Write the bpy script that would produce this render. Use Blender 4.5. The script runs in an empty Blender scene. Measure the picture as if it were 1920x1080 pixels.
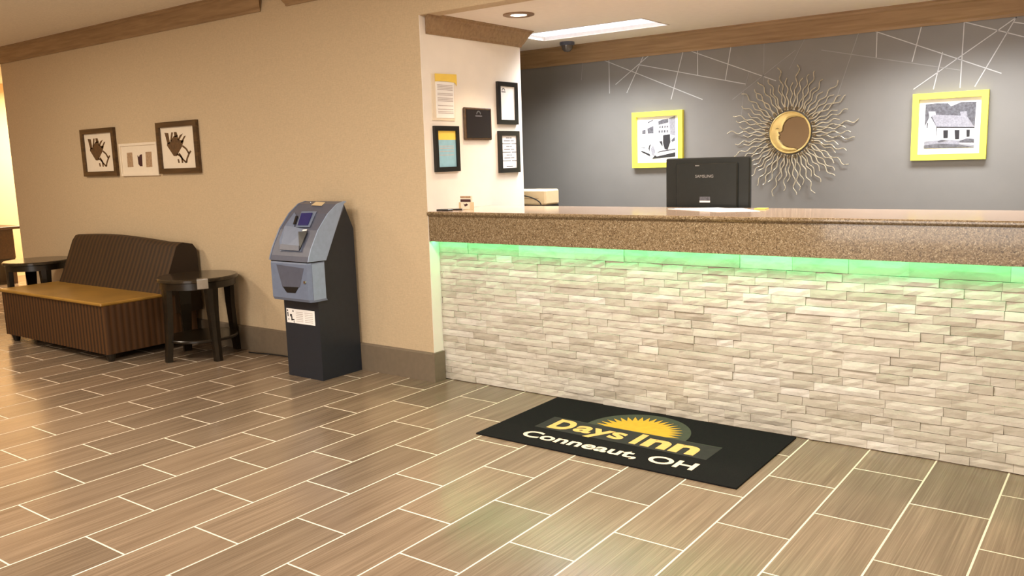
import bpy, bmesh, math, random
from mathutils import Vector, Matrix
random.seed(7)
S = bpy.context.scene
COL = S.collection
R = math.radians

# ------------------------------------------------------------------ camera, world, exposure, lamps
def make_camera():
    cd = bpy.data.cameras.new('camera'); co = bpy.data.objects.new('camera', cd); COL.objects.link(co)
    yaw, pitch, roll = 0.639808508, -0.151232047, -0.0311374852
    f = Vector((-math.sin(yaw)*math.cos(pitch), math.cos(yaw)*math.cos(pitch), math.sin(pitch)))
    r = Vector((math.cos(yaw), math.sin(yaw), 0)); u = r.cross(f)
    c, s = math.cos(roll), math.sin(roll)
    right, up = c*r + s*u, -s*r + c*u
    m = Matrix((right, up, -f)).transposed().to_4x4()
    m.translation = (3.45617906, -3.71450630, 1.50391521)
    co.matrix_world = m
    cd.sensor_width = 36; cd.lens = 1590.10413/1920*36; cd.clip_start = .05
    S.camera = co
make_camera()
w = bpy.data.worlds.new('world'); S.world = w; w.use_nodes = True
w.node_tree.nodes['Background'].inputs[0].default_value = (1, .9, .8, 1)
w.node_tree.nodes['Background'].inputs[1].default_value = .02
S.view_settings.view_transform = 'Standard'; S.view_settings.look = 'None'
S.view_settings.exposure = 0.62; S.view_settings.gamma = 1; S.view_settings.use_curve_mapping = False

def area(name, loc, size, power, col, rot=(0, 0, 0), sy=None, spread=180):
    l = bpy.data.lights.new(name, 'AREA'); l.energy = power; l.color = col
    l.shape = 'RECTANGLE'; l.size = size; l.size_y = sy or size; l.spread = R(spread)
    o = bpy.data.objects.new(name, l); COL.objects.link(o); o.location = loc; o.rotation_euler = rot
    return o
WARM, MID, COOL = (1, .86, .68), (1, .92, .82), (.95, .98, 1)
CEIL, DESKCEIL = 2.81, 2.45
# lobby ceiling lamps above the frame; the two behind the camera are added fill
area('lobby_lamp_left', (-4.2, -1.9, CEIL-.03), .6, 38, WARM)
area('lobby_lamp_middle', (-1.2, -2.6, CEIL-.03), .6, 46, MID)
area('lobby_lamp_right', (1.9, -1.0, CEIL-.03), 1.2, 68, MID, sy=.6)
area('lobby_fill_entrance', (.5, -5.2, CEIL-.03), 1.2, 40, MID, sy=.6)
area('lobby_fill_rear', (-4, -5.2, CEIL-.03), .6, 35, WARM)
# warm light of the passage beyond the left wall
area('passage_lamp', (-8.7, 2.5, 2.7), .9, 125, (1, .79, .53))
# added fill light at the rear wall, unseen behind the camera
area('added_rear_fill', (1.6, -7.38, 1.35), 3.4, 85, (1, .95, .90), rot=(R(90), 0, 0), sy=2.2)
# cool troffer light above the front desk comes from the modelled ceiling panels (emission)
PANEL_E, LED_E = 1.1, 10.0
for px in (-.005, 2.495): area('troffer_lamp', (px, 2.02, DESKCEIL+.022), 1.08, 27, COOL, sy=.36, spread=125)
def spot(name, loc, power, col, ang=95, blend=.5):
    l = bpy.data.lights.new(name, 'SPOT'); l.energy = power; l.color = col; l.spot_size = R(ang); l.spot_blend = blend
    l.shadow_soft_size = .05
    o = bpy.data.objects.new(name, l); COL.objects.link(o); o.location = loc; return o
for k, x in enumerate((.05, 1.6, 3.15)):  # the first has a fixture; the other two are unseen, added for light
    spot('downlight_lamp', (x, 1.03, DESKCEIL-.012), 28, (1, .74, .5))

# ------------------------------------------------------------------ helpers
class MB:
    def __init__(s): s.v = []; s.f = []
    def add(s, vs, fs):
        n = len(s.v); s.v += [tuple(a) for a in vs]; s.f += [tuple(i+n for i in a) for a in fs]; return s
    def box(s, x0, x1, y0, y1, z0, z1):
        return s.add([(x0,y0,z0),(x1,y0,z0),(x1,y1,z0),(x0,y1,z0),(x0,y0,z1),(x1,y0,z1),(x1,y1,z1),(x0,y1,z1)],
                     [(3,2,1,0),(4,5,6,7),(0,1,5,4),(1,2,6,5),(2,3,7,6),(3,0,4,7)])
    def bbox(s, x0, x1, y0, y1, z0, z1, b):
        """box with chamfered edges"""
        P = []
        for (x, sx) in ((x0, 1), (x1, -1)):
            for (y, sy) in ((y0, 1), (y1, -1)):
                for (z, sz) in ((z0, 1), (z1, -1)):
                    P.append(((x, y+sy*b, z+sz*b), (x+sx*b, y, z+sz*b), (x+sx*b, y+sy*b, z)))
        vs = [q for p in P for q in p]
        bm = bmesh.new()
        for q in vs: bm.verts.new(q)
        bmesh.ops.convex_hull(bm, input=bm.verts)
        bmesh.ops.dissolve_limit(bm, angle_limit=.01, verts=bm.verts, edges=bm.edges)
        bm.verts.index_update()
        out = s.add([v.co[:] for v in bm.verts], [[v.index for v in f.verts] for f in bm.faces]); bm.free(); return out
    def prism(s, poly, a, b, axis='y', ea=None, eb=None):
        """poly (p, q) extruded along axis from a to b; ea/eb give per-vertex end shifts.
        axis x: (p,q)=(y,z); y: (x,z); z: (x,y)"""
        n = len(poly); vs = []
        for k, t in ((0, a), (1, b)):
            e = (ea, eb)[k]
            for i, (p, q) in enumerate(poly):
                tt = t + (e[i] if e else 0)
                vs.append({'x': (tt, p, q), 'y': (p, tt, q), 'z': (p, q, tt)}[axis])
        fs = [(i, (i+1) % n, n+(i+1) % n, n+i) for i in range(n)] + [tuple(range(n-1, -1, -1)), tuple(range(n, 2*n))]
        return s.add(vs, fs)
    def loft(s, rings, cap=True, close=True):
        n = len(rings[0]); m0 = len(s.v); vs = [p for r in rings for p in r]; fs = []
        for k in range(len(rings)-1):
            for i in range(n if close else n-1):
                j = (i+1) % n; fs.append((k*n+i, k*n+j, (k+1)*n+j, (k+1)*n+i))
        if cap: fs += [tuple(range(n-1, -1, -1)), tuple(range((len(rings)-1)*n, len(rings)*n))]
        return s.add(vs, fs)
    def lathe(s, prof, c=(0,0,0), n=32, axis='z'):
        rings = []
        for r, h in prof:
            ring = []
            for i in range(n):
                a = 2*math.pi*i/n; x, y = r*math.cos(a), r*math.sin(a)
                ring.append({'z': (c[0]+x, c[1]+y, c[2]+h), 'y': (c[0]+x, c[1]+h, c[2]-y)}[axis])
            rings.append(ring)
        return s.loft(rings)
    def tube(s, path, r, n=6, r1=None):
        P = [Vector(p) for p in path]; rings = []; up = Vector((0, 0, 1))
        for i, p in enumerate(P):
            t = (P[min(i+1, len(P)-1)] - P[max(i-1, 0)]).normalized()
            a = t.cross(up if abs(t.dot(up)) < .95 else Vector((0, 1, 0))).normalized(); b = t.cross(a)
            rr = r if r1 is None else r + (r1-r)*i/(len(P)-1)
            rings.append([p + a*rr*math.cos(2*math.pi*k/n) + b*rr*math.sin(2*math.pi*k/n) for k in range(n)])
        return s.loft(rings)
    def mesh(s, name, m=None, smooth=False):
        me = bpy.data.meshes.new(name); me.from_pydata(s.v, [], s.f); me.update()
        bm = bmesh.new(); bm.from_mesh(me); bmesh.ops.recalc_face_normals(bm, faces=bm.faces); bm.to_mesh(me); bm.free()
        if m: me.materials.append(m)
        if smooth:
            me.polygons.foreach_set('use_smooth', [True]*len(me.polygons))
            try: me.set_sharp_from_angle(angle=R(38))
            except Exception: pass
        return me
    def build(s, name, m, parent=None, smooth=False):
        return link(name, s.mesh(name, m, smooth), parent)
def link(name, me, parent=None):
    o = bpy.data.objects.new(name, me); COL.objects.link(o)
    if parent:
        o.parent = parent
        o.matrix_parent_inverse = parent.matrix_basis.inverted()
    return o
def thing(name, label, cat, loc, group=None):
    o = bpy.data.objects.new(name, None); COL.objects.link(o); o.location = loc; o.empty_display_size = .1
    return tag(o, label, cat, group)
def tag(o, label, cat, group=None):
    o['label'] = label; o['category'] = cat
    if group: o['group'] = group
    return o
def struct(name, mb, m, parent=None):
    o = mb.build(name, m, parent)
    if not parent: o['kind'] = 'structure'
    return o

# ------------------------------------------------------------------ materials
def srgb(r, g, b):
    f = lambda c: (c/255/12.92) if c/255 <= .04045 else ((c/255+.055)/1.055)**2.4
    return (f(r), f(g), f(b), 1)
class NT:
    def __init__(s, name):
        s.m = bpy.data.materials.new(name); s.m.use_nodes = True; s.t = s.m.node_tree
        s.b = s.t.nodes['Principled BSDF']
    def n(s, kind, **kw):
        x = s.t.nodes.new(kind)
        for k, v in kw.items():
            if k.startswith('_'): setattr(x, k[1:], v)
            else: x.inputs[k.replace('__', ' ')].default_value = v
        return x
    def l(s, a, b): s.t.links.new(a, b)
    def ramp(s, fac, stops, interp='LINEAR'):
        r = s.t.nodes.new('ShaderNodeValToRGB'); r.color_ramp.interpolation = interp; e = r.color_ramp.elements
        e[0].position, e[0].color = stops[0]; e[1].position, e[1].color = stops[-1]
        for p, c in stops[1:-1]:
            q = e.new(p); q.color = c
        s.l(fac, r.inputs[0]); return r
    def bump(s, h, strength, dist=.01):
        b = s.n('ShaderNodeBump', Strength=strength, Distance=dist); s.l(h, b.inputs['Height']); s.l(b.outputs[0], s.b.inputs['Normal'])
    def mixc(s, fac, a, b, mode='MIX'):
        m = s.t.nodes.new('ShaderNodeMix'); m.data_type = 'RGBA'; m.blend_type = mode
        for sock, v in ((m.inputs[0], fac), (m.inputs[6], a), (m.inputs[7], b)):
            if hasattr(v, 'links'): s.l(v, sock)
            else: sock.default_value = v
        return m.outputs[2]
def mat(name, col, rough=.5, metal=0, spec=.5, noise=.06, scale=30, bump=0, emit=None, coat=0):
    t = NT(name); b = t.b
    b.inputs['Roughness'].default_value = rough; b.inputs['Metallic'].default_value = metal
    b.inputs['Specular IOR Level'].default_value = spec; b.inputs['Coat Weight'].default_value = coat
    tc = t.n('ShaderNodeTexCoord'); nz = t.n('ShaderNodeTexNoise', Scale=scale, Detail=4.0); t.l(tc.outputs['Object'], nz.inputs['Vector'])
    lo = tuple(c*(1-noise) for c in col[:3])+(1,); hi = tuple(min(1, c*(1+noise)) for c in col[:3])+(1,)
    r = t.ramp(nz.outputs['Fac'], [(.3, lo), (.7, hi)]); t.l(r.outputs[0], b.inputs['Base Color'])
    if bump: t.bump(nz.outputs['Fac'], bump)
    if emit:
        b.inputs['Emission Color'].default_value = emit[0]; b.inputs['Emission Strength'].default_value = emit[1]
    return t.m

def wall_fabric(name, col):
    t = NT(name); tc = t.n('ShaderNodeTexCoord')
    mp = t.n('ShaderNodeMapping', Scale=(1, 1, 1)); t.l(tc.outputs['Object'], mp.inputs[0])
    n1 = t.n('ShaderNodeTexNoise', Scale=260.0, Detail=2.0); m1 = t.n('ShaderNodeMapping', Scale=(.15, .15, 1)); t.l(tc.outputs['Object'], m1.inputs[0]); t.l(m1.outputs[0], n1.inputs['Vector'])
    n2 = t.n('ShaderNodeTexNoise', Scale=260.0, Detail=2.0); m2 = t.n('ShaderNodeMapping', Scale=(1, 1, .15)); t.l(tc.outputs['Object'], m2.inputs[0]); t.l(m2.outputs[0], n2.inputs['Vector'])
    ad = t.n('ShaderNodeMath', _operation='ADD'); t.l(n1.outputs['Fac'], ad.inputs[0]); t.l(n2.outputs['Fac'], ad.inputs[1])
    r = t.ramp(ad.outputs[0], [(.35, tuple(c*.90 for c in col[:3])+(1,)), (.65+.0, tuple(c*1.06 for c in col[:3])+(1,))])
    dv = t.n('ShaderNodeMath', _operation='MULTIPLY'); t.l(ad.outputs[0], dv.inputs[0]); dv.inputs[1].default_value = .5
    t.l(dv.outputs[0], r.inputs[0]); t.l(r.outputs[0], t.b.inputs['Base Color'])
    t.b.inputs['Roughness'].default_value = .7; t.b.inputs['Specular IOR Level'].default_value = .3
    t.bump(ad.outputs[0], .15, .003)
    return t.m

def random_value(t, island):
    if island:
        g = t.n('ShaderNodeNewGeometry'); return g.outputs['Random Per Island']
    return t.n('ShaderNodeObjectInfo').outputs['Random']

def tile_mat(name, island):
    t = NT(name); rv = random_value(t, island)
    tc = t.n('ShaderNodeTexCoord'); cb = t.n('ShaderNodeCombineXYZ'); ml = t.n('ShaderNodeMath', _operation='MULTIPLY'); ml.inputs[1].default_value = 37
    t.l(rv, ml.inputs[0]); t.l(ml.outputs[0], cb.inputs[0]); t.l(ml.outputs[0], cb.inputs[1])
    va = t.n('ShaderNodeVectorMath', _operation='ADD'); t.l(tc.outputs['Object'], va.inputs[0]); t.l(cb.outputs[0], va.inputs[1])
    mp = t.n('ShaderNodeMapping', Scale=(150, 1.5, 1)); t.l(va.outputs[0], mp.inputs[0])
    n1 = t.n('ShaderNodeTexNoise', Scale=1.0, Detail=5.0, Roughness=.65); t.l(mp.outputs[0], n1.inputs['Vector'])
    mp2 = t.n('ShaderNodeMapping', Scale=(18, 1.2, 1)); t.l(va.outputs[0], mp2.inputs[0])
    n2 = t.n('ShaderNodeTexNoise', Scale=1.0, Detail=3.0); t.l(mp2.outputs[0], n2.inputs['Vector'])
    c1 = t.ramp(n1.outputs['Fac'], [(.25, srgb(110, 94, 77)), (.5, srgb(132, 114, 95)), (.75, srgb(157, 138, 117))])
    c2 = t.ramp(n2.outputs['Fac'], [(.3, (.82, .80, .78, 1)), (.7, (1.12, 1.12, 1.12, 1))])
    a = t.mixc(1.0, c1.outputs[0], c2.outputs[0], 'MULTIPLY')
    c3 = t.ramp(rv, [(0, (.84, .84, .83, 1)), (.5, (1, .98, .96, 1)), (1, (1.10, 1.07, 1.03, 1))])
    b = t.mixc(1.0, a, c3.outputs[0], 'MULTIPLY'); t.l(b, t.b.inputs['Base Color'])
    rr = t.ramp(n1.outputs['Fac'], [(.3, (.17, .17, .17, 1)), (.7, (.27, .27, .27, 1))]); t.l(rr.outputs[0], t.b.inputs['Roughness'])
    t.bump(n1.outputs['Fac'], .12, .002)
    return t.m

def stone_mat(name, island):
    t = NT(name); rv = random_value(t, island)
    tc = t.n('ShaderNodeTexCoord'); g = t.n('ShaderNodeNewGeometry')
    mp = t.n('ShaderNodeMapping', Scale=(9, 9, 26)); t.l(g.outputs['Position'], mp.inputs[0])
    n1 = t.n('ShaderNodeTexNoise', Scale=1.0, Detail=6.0, Roughness=.6, Distortion=.6); t.l(mp.outputs[0], n1.inputs['Vector'])
    n2 = t.n('ShaderNodeTexNoise', Scale=85.0, Detail=4.0); t.l(g.outputs['Position'], n2.inputs['Vector'])
    c = t.ramp(rv, [(0, srgb(188, 179, 163)), (.18, srgb(200, 193, 179)), (.35, srgb(207, 199, 185)), (.6, srgb(214, 208, 196)), (.8, srgb(203, 195, 180)), (1, srgb(226, 221, 212))])
    v = t.ramp(n1.outputs['Fac'], [(.3, (.80, .79, .77, 1)), (.55, (1, 1, 1, 1)), (.8, (1.06, 1.06, 1.06, 1))])
    t.l(t.mixc(1.0, c.outputs[0], v.outputs[0], 'MULTIPLY'), t.b.inputs['Base Color'])
    t.b.inputs['Roughness'].default_value = .75; t.b.inputs['Specular IOR Level'].default_value = .3
    ad = t.n('ShaderNodeMath', _operation='ADD'); t.l(n1.outputs['Fac'], ad.inputs[0]); t.l(n2.outputs['Fac'], ad.inputs[1])
    t.bump(ad.outputs[0], .26, .005)
    return t.m

def granite():
    t = NT('granite'); tc = t.n('ShaderNodeTexCoord')
    v1 = t.n('ShaderNodeTexVoronoi', Scale=230.0); t.l(tc.outputs['Object'], v1.inputs['Vector'])
    n1 = t.n('ShaderNodeTexNoise', Scale=90.0, Detail=5.0, Roughness=.7); t.l(tc.outputs['Object'], n1.inputs['Vector'])
    c = t.ramp(v1.outputs['Color'], [(0, srgb(74, 60, 42)), (.25, srgb(116, 97, 72)), (.5, srgb(136, 116, 88)), (.72, srgb(150, 130, 102)), (.9, srgb(176, 160, 132)), (1, srgb(204, 190, 166))])
    d = t.ramp(n1.outputs['Fac'], [(.33, (.22, .19, .17, 1)), (.42, (.8, .78, .76, 1)), (.6, (1.0, 1, 1, 1)), (.72, (1.25, 1.22, 1.18, 1))])
    t.l(t.mixc(1.0, c.outputs[0], d.outputs[0], 'MULTIPLY'), t.b.inputs['Base Color'])
    t.b.inputs['Roughness'].default_value = .14; t.b.inputs['Coat Weight'].default_value = .3; t.b.inputs['Coat Roughness'].default_value = .05
    return t.m

def wood(name, c0, c1, rough=.45, scale=(3, 40, 40)):
    t = NT(name); tc = t.n('ShaderNodeTexCoord'); mp = t.n('ShaderNodeMapping', Scale=scale); t.l(tc.outputs['Object'], mp.inputs[0])
    n1 = t.n('ShaderNodeTexNoise', Scale=1.0, Detail=5.0, Distortion=.5); t.l(mp.outputs[0], n1.inputs['Vector'])
    r = t.ramp(n1.outputs['Fac'], [(.3, c0), (.7, c1)]); t.l(r.outputs[0], t.b.inputs['Base Color'])
    t.b.inputs['Roughness'].default_value = rough; t.bump(n1.outputs['Fac'], .08, .002)
    return t.m

def stripes(name, c0, c1, freq, axis, rough=.6, spec=.4):
    t = NT(name); tc = t.n('ShaderNodeTexCoord'); sx = t.n('ShaderNodeSeparateXYZ'); t.l(tc.outputs['Object'], sx.inputs[0])
    nz = t.n('ShaderNodeTexNoise', Scale=7.0, Detail=3.0); t.l(tc.outputs['Object'], nz.inputs['Vector'])
    a = t.n('ShaderNodeMath', _operation='MULTIPLY_ADD'); t.l(sx.outputs[axis], a.inputs[0]); a.inputs[1].default_value = freq
    m2 = t.n('ShaderNodeMath', _operation='MULTIPLY'); t.l(nz.outputs['Fac'], m2.inputs[0]); m2.inputs[1].default_value = .5; t.l(m2.outputs[0], a.inputs[2])
    s = t.n('ShaderNodeMath', _operation='SINE'); t.l(a.outputs[0], s.inputs[0])
    m3 = t.n('ShaderNodeMath', _operation='MULTIPLY_ADD'); t.l(s.outputs[0], m3.inputs[0]); m3.inputs[1].default_value = .5; m3.inputs[2].default_value = .5
    r = t.ramp(m3.outputs[0], [(.15, c0), (.95, c1)]); t.l(r.outputs[0], t.b.inputs['Base Color'])
    t.b.inputs['Roughness'].default_value = rough; t.b.inputs['Specular IOR Level'].default_value = spec
    t.bump(nz.outputs['Fac'], .1, .004)
    return t.m

def troffer_mat(strength):
    t = NT('prismatic_diffuser'); tc = t.n('ShaderNodeTexCoord')
    v = t.n('ShaderNodeTexNoise', Scale=38.0, Detail=3.0); t.l(tc.outputs['Object'], v.inputs['Vector'])
    r = t.ramp(v.outputs['Fac'], [(.35, (.62, .72, 1, 1)), (.65, (.92, .95, 1, 1))])
    t.l(r.outputs[0], t.b.inputs['Emission Color']); t.b.inputs['Emission Strength'].default_value = strength
    return t.m

M = dict(
    beige=wall_fabric('beige_wallcovering', srgb(203, 181, 148)),
    white=mat('white_wall_paint', srgb(246, 238, 228), .6, noise=.02, scale=8),
    grey=mat('grey_wall_paint', srgb(128, 125, 121), .42, noise=.05, scale=3),
    line=mat('silver_wall_line', srgb(196, 196, 196), .45, .1),
    faintline=mat('faint_wall_line', srgb(152, 150, 147), .45, .1),
    ceil=mat('ceiling_paint', srgb(246, 238, 224), .85, noise=.05, scale=60, bump=.25),
    deskceil=mat('desk_ceiling_paint', srgb(244, 234, 222), .8, noise=.02, scale=20),
    crown=wood('crown_wood', srgb(142, 113, 80), srgb(168, 138, 102), .5),
    base=mat('baseboard_vinyl', srgb(120, 106, 88), .5),
    grout=mat('pale_grout', srgb(236, 222, 200), .8, scale=80),
    tile=tile_mat('woodgrain_tile', False), tiles=tile_mat('woodgrain_tile_field', True),
    stone=stone_mat('ledge_stone', False), stones=stone_mat('ledge_stone_field', True),
    granite=granite(), polished=mat('pale_polished_top', srgb(198, 172, 150), .12, noise=.12, scale=220),
    led=mat('green_led', (.2, 1, .4, 1), .5, emit=((.10, 1, .34, 1), LED_E)),
    plaster=mat('counter_backing', srgb(190, 180, 165), .8),
    black=mat('black_plastic', srgb(24, 24, 26), .35, noise=.1),
    gloss=mat('gloss_black_plastic', srgb(34, 38, 38), .28),
    atmblack=mat('black_steel', srgb(33, 38, 47), .4, noise=.08),
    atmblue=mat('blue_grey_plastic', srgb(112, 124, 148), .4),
    atmlit=mat('blue_plastic_lit_side', srgb(150, 168, 196), .4),  # paler copy of the shell blue; side light is put into the colour
    atmdark=mat('slate_plastic', srgb(88, 92, 108), .4),
    screen=mat('navy_screen', srgb(36, 36, 84), .15, emit=(srgb(30, 30, 90), .25)),
    chrome=mat('chrome', srgb(200, 200, 200), .2, 1),
    silver=mat('brushed_silver', srgb(190, 192, 196), .3, 1),
    gold=mat('gold_leaf', srgb(226, 198, 128), .34, .35, noise=.15, scale=14, bump=.1),
    champagne=mat('champagne_metal', srgb(202, 191, 166), .4, .25),
    bronze=mat('dark_bronze', srgb(128, 106, 70), .4, .6),
    mirror=mat('mirror_glass', srgb(205, 200, 200), .06, 1, noise=0),
    yellow=mat('yellow_lacquer', srgb(254, 244, 84), .4, noise=.02),
    paper=mat('white_paper', srgb(250, 248, 246), .7, noise=.01),
    cream=mat('cream_paper', srgb(236, 222, 200), .7, noise=.02),
    ivory=mat('ivory_plastic', srgb(222, 200, 160), .5, noise=.03),
    ink=mat('black_ink', srgb(40, 38, 42), .7), lightink=mat('light_grey_ink', srgb(212, 210, 214), .7, noise=.06, scale=80), greyink=mat('grey_ink', srgb(96, 95, 102), .7, noise=.35, scale=70), midink=mat('pale_grey_ink', srgb(148, 147, 156), .7, noise=.2, scale=90),
    textink=mat('faded_text_ink', srgb(196, 186, 184), .7), textdark=mat('text_ink', srgb(120, 118, 120), .7),
    brown=mat('brown_ink', srgb(96, 68, 36), .7, noise=.25, scale=40), tan=mat('tan_ink', srgb(170, 140, 108), .7, noise=.25, scale=60), plum=mat('plum_ink', srgb(66, 32, 32), .7),
    darkframe=wood('dark_wood_frame', srgb(62, 44, 24), srgb(98, 72, 42), .4), blackframe=mat('black_frame', srgb(28, 26, 25), .3),
    plaque=mat('dark_plaque', srgb(38, 34, 36), .25), skyblue=mat('blue_print', srgb(150, 196, 214), .7, noise=.05), lemon=mat('yellow_print', srgb(248, 214, 96), .7, noise=.02),
    espresso=wood('espresso_wood', srgb(17, 13, 8), srgb(32, 24, 14), .28),
    tabletop=wood('espresso_wood_top', srgb(38, 31, 22), srgb(56, 46, 33), .16),
    sofa=stripes('striped_brown_upholstery', srgb(42, 26, 11), srgb(82, 51, 21), 2*math.pi/.052, 0),
    sofaback=stripes('striped_dark_upholstery', srgb(40, 26, 11), srgb(66, 44, 19), 2*math.pi/.06, 0),
    seat=mat('olive_gold_vinyl', srgb(150, 112, 48), .3, noise=.15, scale=5),
    mat=mat('black_carpet', srgb(27, 27, 27), .95, noise=.25, scale=300, bump=.3, spec=.1),
    matgrey=mat('charcoal_print', srgb(58, 58, 55), .9, spec=.1), matsun=mat('green_grey_print', srgb(76, 80, 68), .9, spec=.1),
    matgold=mat('sun_gold_print', srgb(222, 170, 62), .9, spec=.1), matorange=mat('peach_print', srgb(240, 192, 118), .9, spec=.1), matcream=mat('cream_print', srgb(250, 226, 200), .9, spec=.1),
    diffuser=troffer_mat(PANEL_E), trim=mat('white_light_trim', srgb(225, 215, 205), .5), ringtrim=mat('bronze_light_trim', srgb(150, 120, 92), .4, .3),
    bulb=mat('lamp_face', (1, .9, .75, 1), .5, emit=((1, .86, .66, 1), 6)), dome=mat('smoked_dome', srgb(92, 84, 78), .12, coat=.5),
    farwall=mat('passage_wall_paint', srgb(240, 214, 170), .7, noise=.03, scale=5), fardesk=wood('passage_wood', srgb(48, 30, 16), srgb(70, 46, 26), .4),
    desk=wood('desk_laminate', srgb(120, 100, 80), srgb(140, 120, 98), .4), cable=mat('black_cable', srgb(22, 20, 18), .5),
)

# ------------------------------------------------------------------ room shell
WY, RX = .53, -.385            # plane of the lobby wall, plane of the return wall
BY = 2.72                       # grey wall behind the desk
floor = struct('floor', MB().box(-12, 4.8, -7.5, 4.0, -.06, -.0005), M['grout'])
struct('ceiling', MB().box(-12, 4.8, -7.5, .53, CEIL, CEIL+.1).box(-12, -6.37, .53, 4.0, CEIL, CEIL+.1), M['ceil'])
deskceil = struct('ceiling_desk', MB().box(-3.5, 4.8, .65, 1.80, DESKCEIL, DESKCEIL+.1).box(-3.5, 4.8, 2.24, BY+.1, DESKCEIL, DESKCEIL+.1).box(-3.5, -.57, 1.80, 2.24, DESKCEIL, DESKCEIL+.1).box(.56, 1.93, 1.80, 2.24, DESKCEIL, DESKCEIL+.1).box(3.06, 4.8, 1.80, 2.24, DESKCEIL, DESKCEIL+.1), M['deskceil'])
struct('wall_left', MB().box(-6.37, RX-.003, WY, WY+.12, 0, CEIL), M['beige'])
struct('wall_side', MB().box(RX-.003, RX, WY, WY+.12, 0, DESKCEIL-.008).box(RX-.12, RX, WY+.12, 1.64, 0, DESKCEIL), M['white'])
struct('wall_upper', MB().box(RX-.003, 4.8, WY, WY+.12, DESKCEIL-.008, CEIL), M['beige'])
wall_back = struct('wall_back', MB().box(-3.5, 4.8, BY, BY+.1, 0, DESKCEIL), M['grey'])
struct('wall_right', MB().box(4.8, 4.9, -7.5, BY, 0, CEIL), M['beige'])
struct('wall_rear', MB().box(-12, 4.8, -7.6, -7.5, 0, CEIL), M['beige'])
struct('wall_far', MB().box(-10.1, -10.0, -7.5, 4.0, 0, CEIL), M['farwall'])
struct('wall_passage', MB().box(-10, -6.25, 4.0, 4.1, 0, CEIL).box(-6.37, -6.25, WY+.12, 4.0, 0, CEIL).box(-3.6, -3.5, WY+.12, BY, 0, DESKCEIL), M['farwall'])

wm = MB()
for x in (-.2, .93, 2.07, 3.2): wm.box(x, x+.06, -7.5, -7.42, .1, 2.6)
for z in (.1, 1.0, 2.54): wm.box(-.2, 3.26, -7.5, -7.42, z, z+.06)
struct('added_window_1', wm, M['blackframe'])  # unseen window bars, made up to go with the rear fill light

PROF = [(0, -.15), (.010, -.15), (.014, -.132), (.026, -.118), (.034, -.10), (.052, -.062), (.064, -.036), (.074, -.028), (.078, -.012), (.086, -.008), (.086, 0), (0, 0)]
def crown_x(name, x0, x1, y, z, m0, m1):
    poly = [(y-o, z+h) for o, h in PROF]
    return struct(name, MB().prism(poly, x0, x1, 'x', [m0*o for o, h in PROF], [m1*o for o, h in PROF]), M['crown'])
crown_x('trim_1', -6.37, -1.99, WY, CEIL, -1, 1)
crown_x('trim_2', -1.675, 4.8, WY, CEIL, -1, 0)
crown_x('trim_3', -3.5, 4.8, BY, DESKCEIL, 0, 0)
struct('trim_4', MB().prism([(RX+o*.85, DESKCEIL+h*.8) for o, h in PROF], .585, 1.64, 'y', [-.55*o for o, h in PROF], [1.0*o for o, h in PROF]), M['crown'])
struct('baseboard_left', MB().prism([(WY-.022, 0), (WY-.022, .192), (WY-.012, .202), (WY, .202), (WY, 0)], -6.37, RX, 'x').box(RX, RX+.018, WY-.022, .618, 0, .202), M['base'])

# silver lines painted on the grey wall, each a hair proud of it
LINES = [(-0.497,2.347,-0.513,2.159,.4),(-0.238,2.347,-0.236,2.026,1),(-0.333,2.325,0.607,1.921,1),(0.176,2.35,-0.176,2.096,1),(0.101,2.339,-0.07,2.02,1),(0.045,2.239,0.963,2.013,1),(0.447,2.341,0.335,1.939,1),(0.44,2.335,1.195,2.02,1),(0.564,2.335,0.566,2.11,1),(0.842,2.323,0.796,2.057,1),(1.101,2.341,1.099,1.9,.7),(0.985,2.098,0.957,2.0,.7),(1.337,2.23,0.856,1.905,.7),(0.945,1.967,0.929,1.775,.5),(1.787,2.341,1.636,1.851,.7),(1.902,2.337,1.901,2.124,1),(1.828,2.332,2.674,1.953,1),(1.524,2.212,2.432,1.994,.8),(2.191,2.348,2.135,2.073,1),(2.322,2.121,2.275,1.88,1),(2.444,2.356,2.437,1.877,1),(2.781,2.323,2.15,1.889,1),(2.758,2.342,2.524,1.88,1),(2.369,2.35,2.95,2.108,1),(2.725,2.268,3.1,2.166,1),(1.416,2.331,1.294,2.095,.4),(3.05,2.34,2.95,1.95,1),(3.3,2.34,3.29,1.95,1)]
for x0, z0, x1, z1, wd in LINES:
    d = Vector((x1-x0, 0, z1-z0)); n = Vector((-d.z, 0, d.x)).normalized()*(.0014+.0016*wd)
    a, b = Vector((x0, BY, min(z0, DESKCEIL-.12))), Vector((x1, BY, z1))
    mb = MB(); o = Vector((0, -.0015, 0))
    mb.add([a-n, b-n, b+n, a+n, a-n+o, b-n+o, b+n+o, a+n+o], [(0,1,2,3),(4,5,6,7),(0,1,5,4),(1,2,6,5),(2,3,7,6),(3,0,4,7)])
    mb.build('painted_line', M['line'] if wd == 1 else M['faintline'], wall_back)

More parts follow.
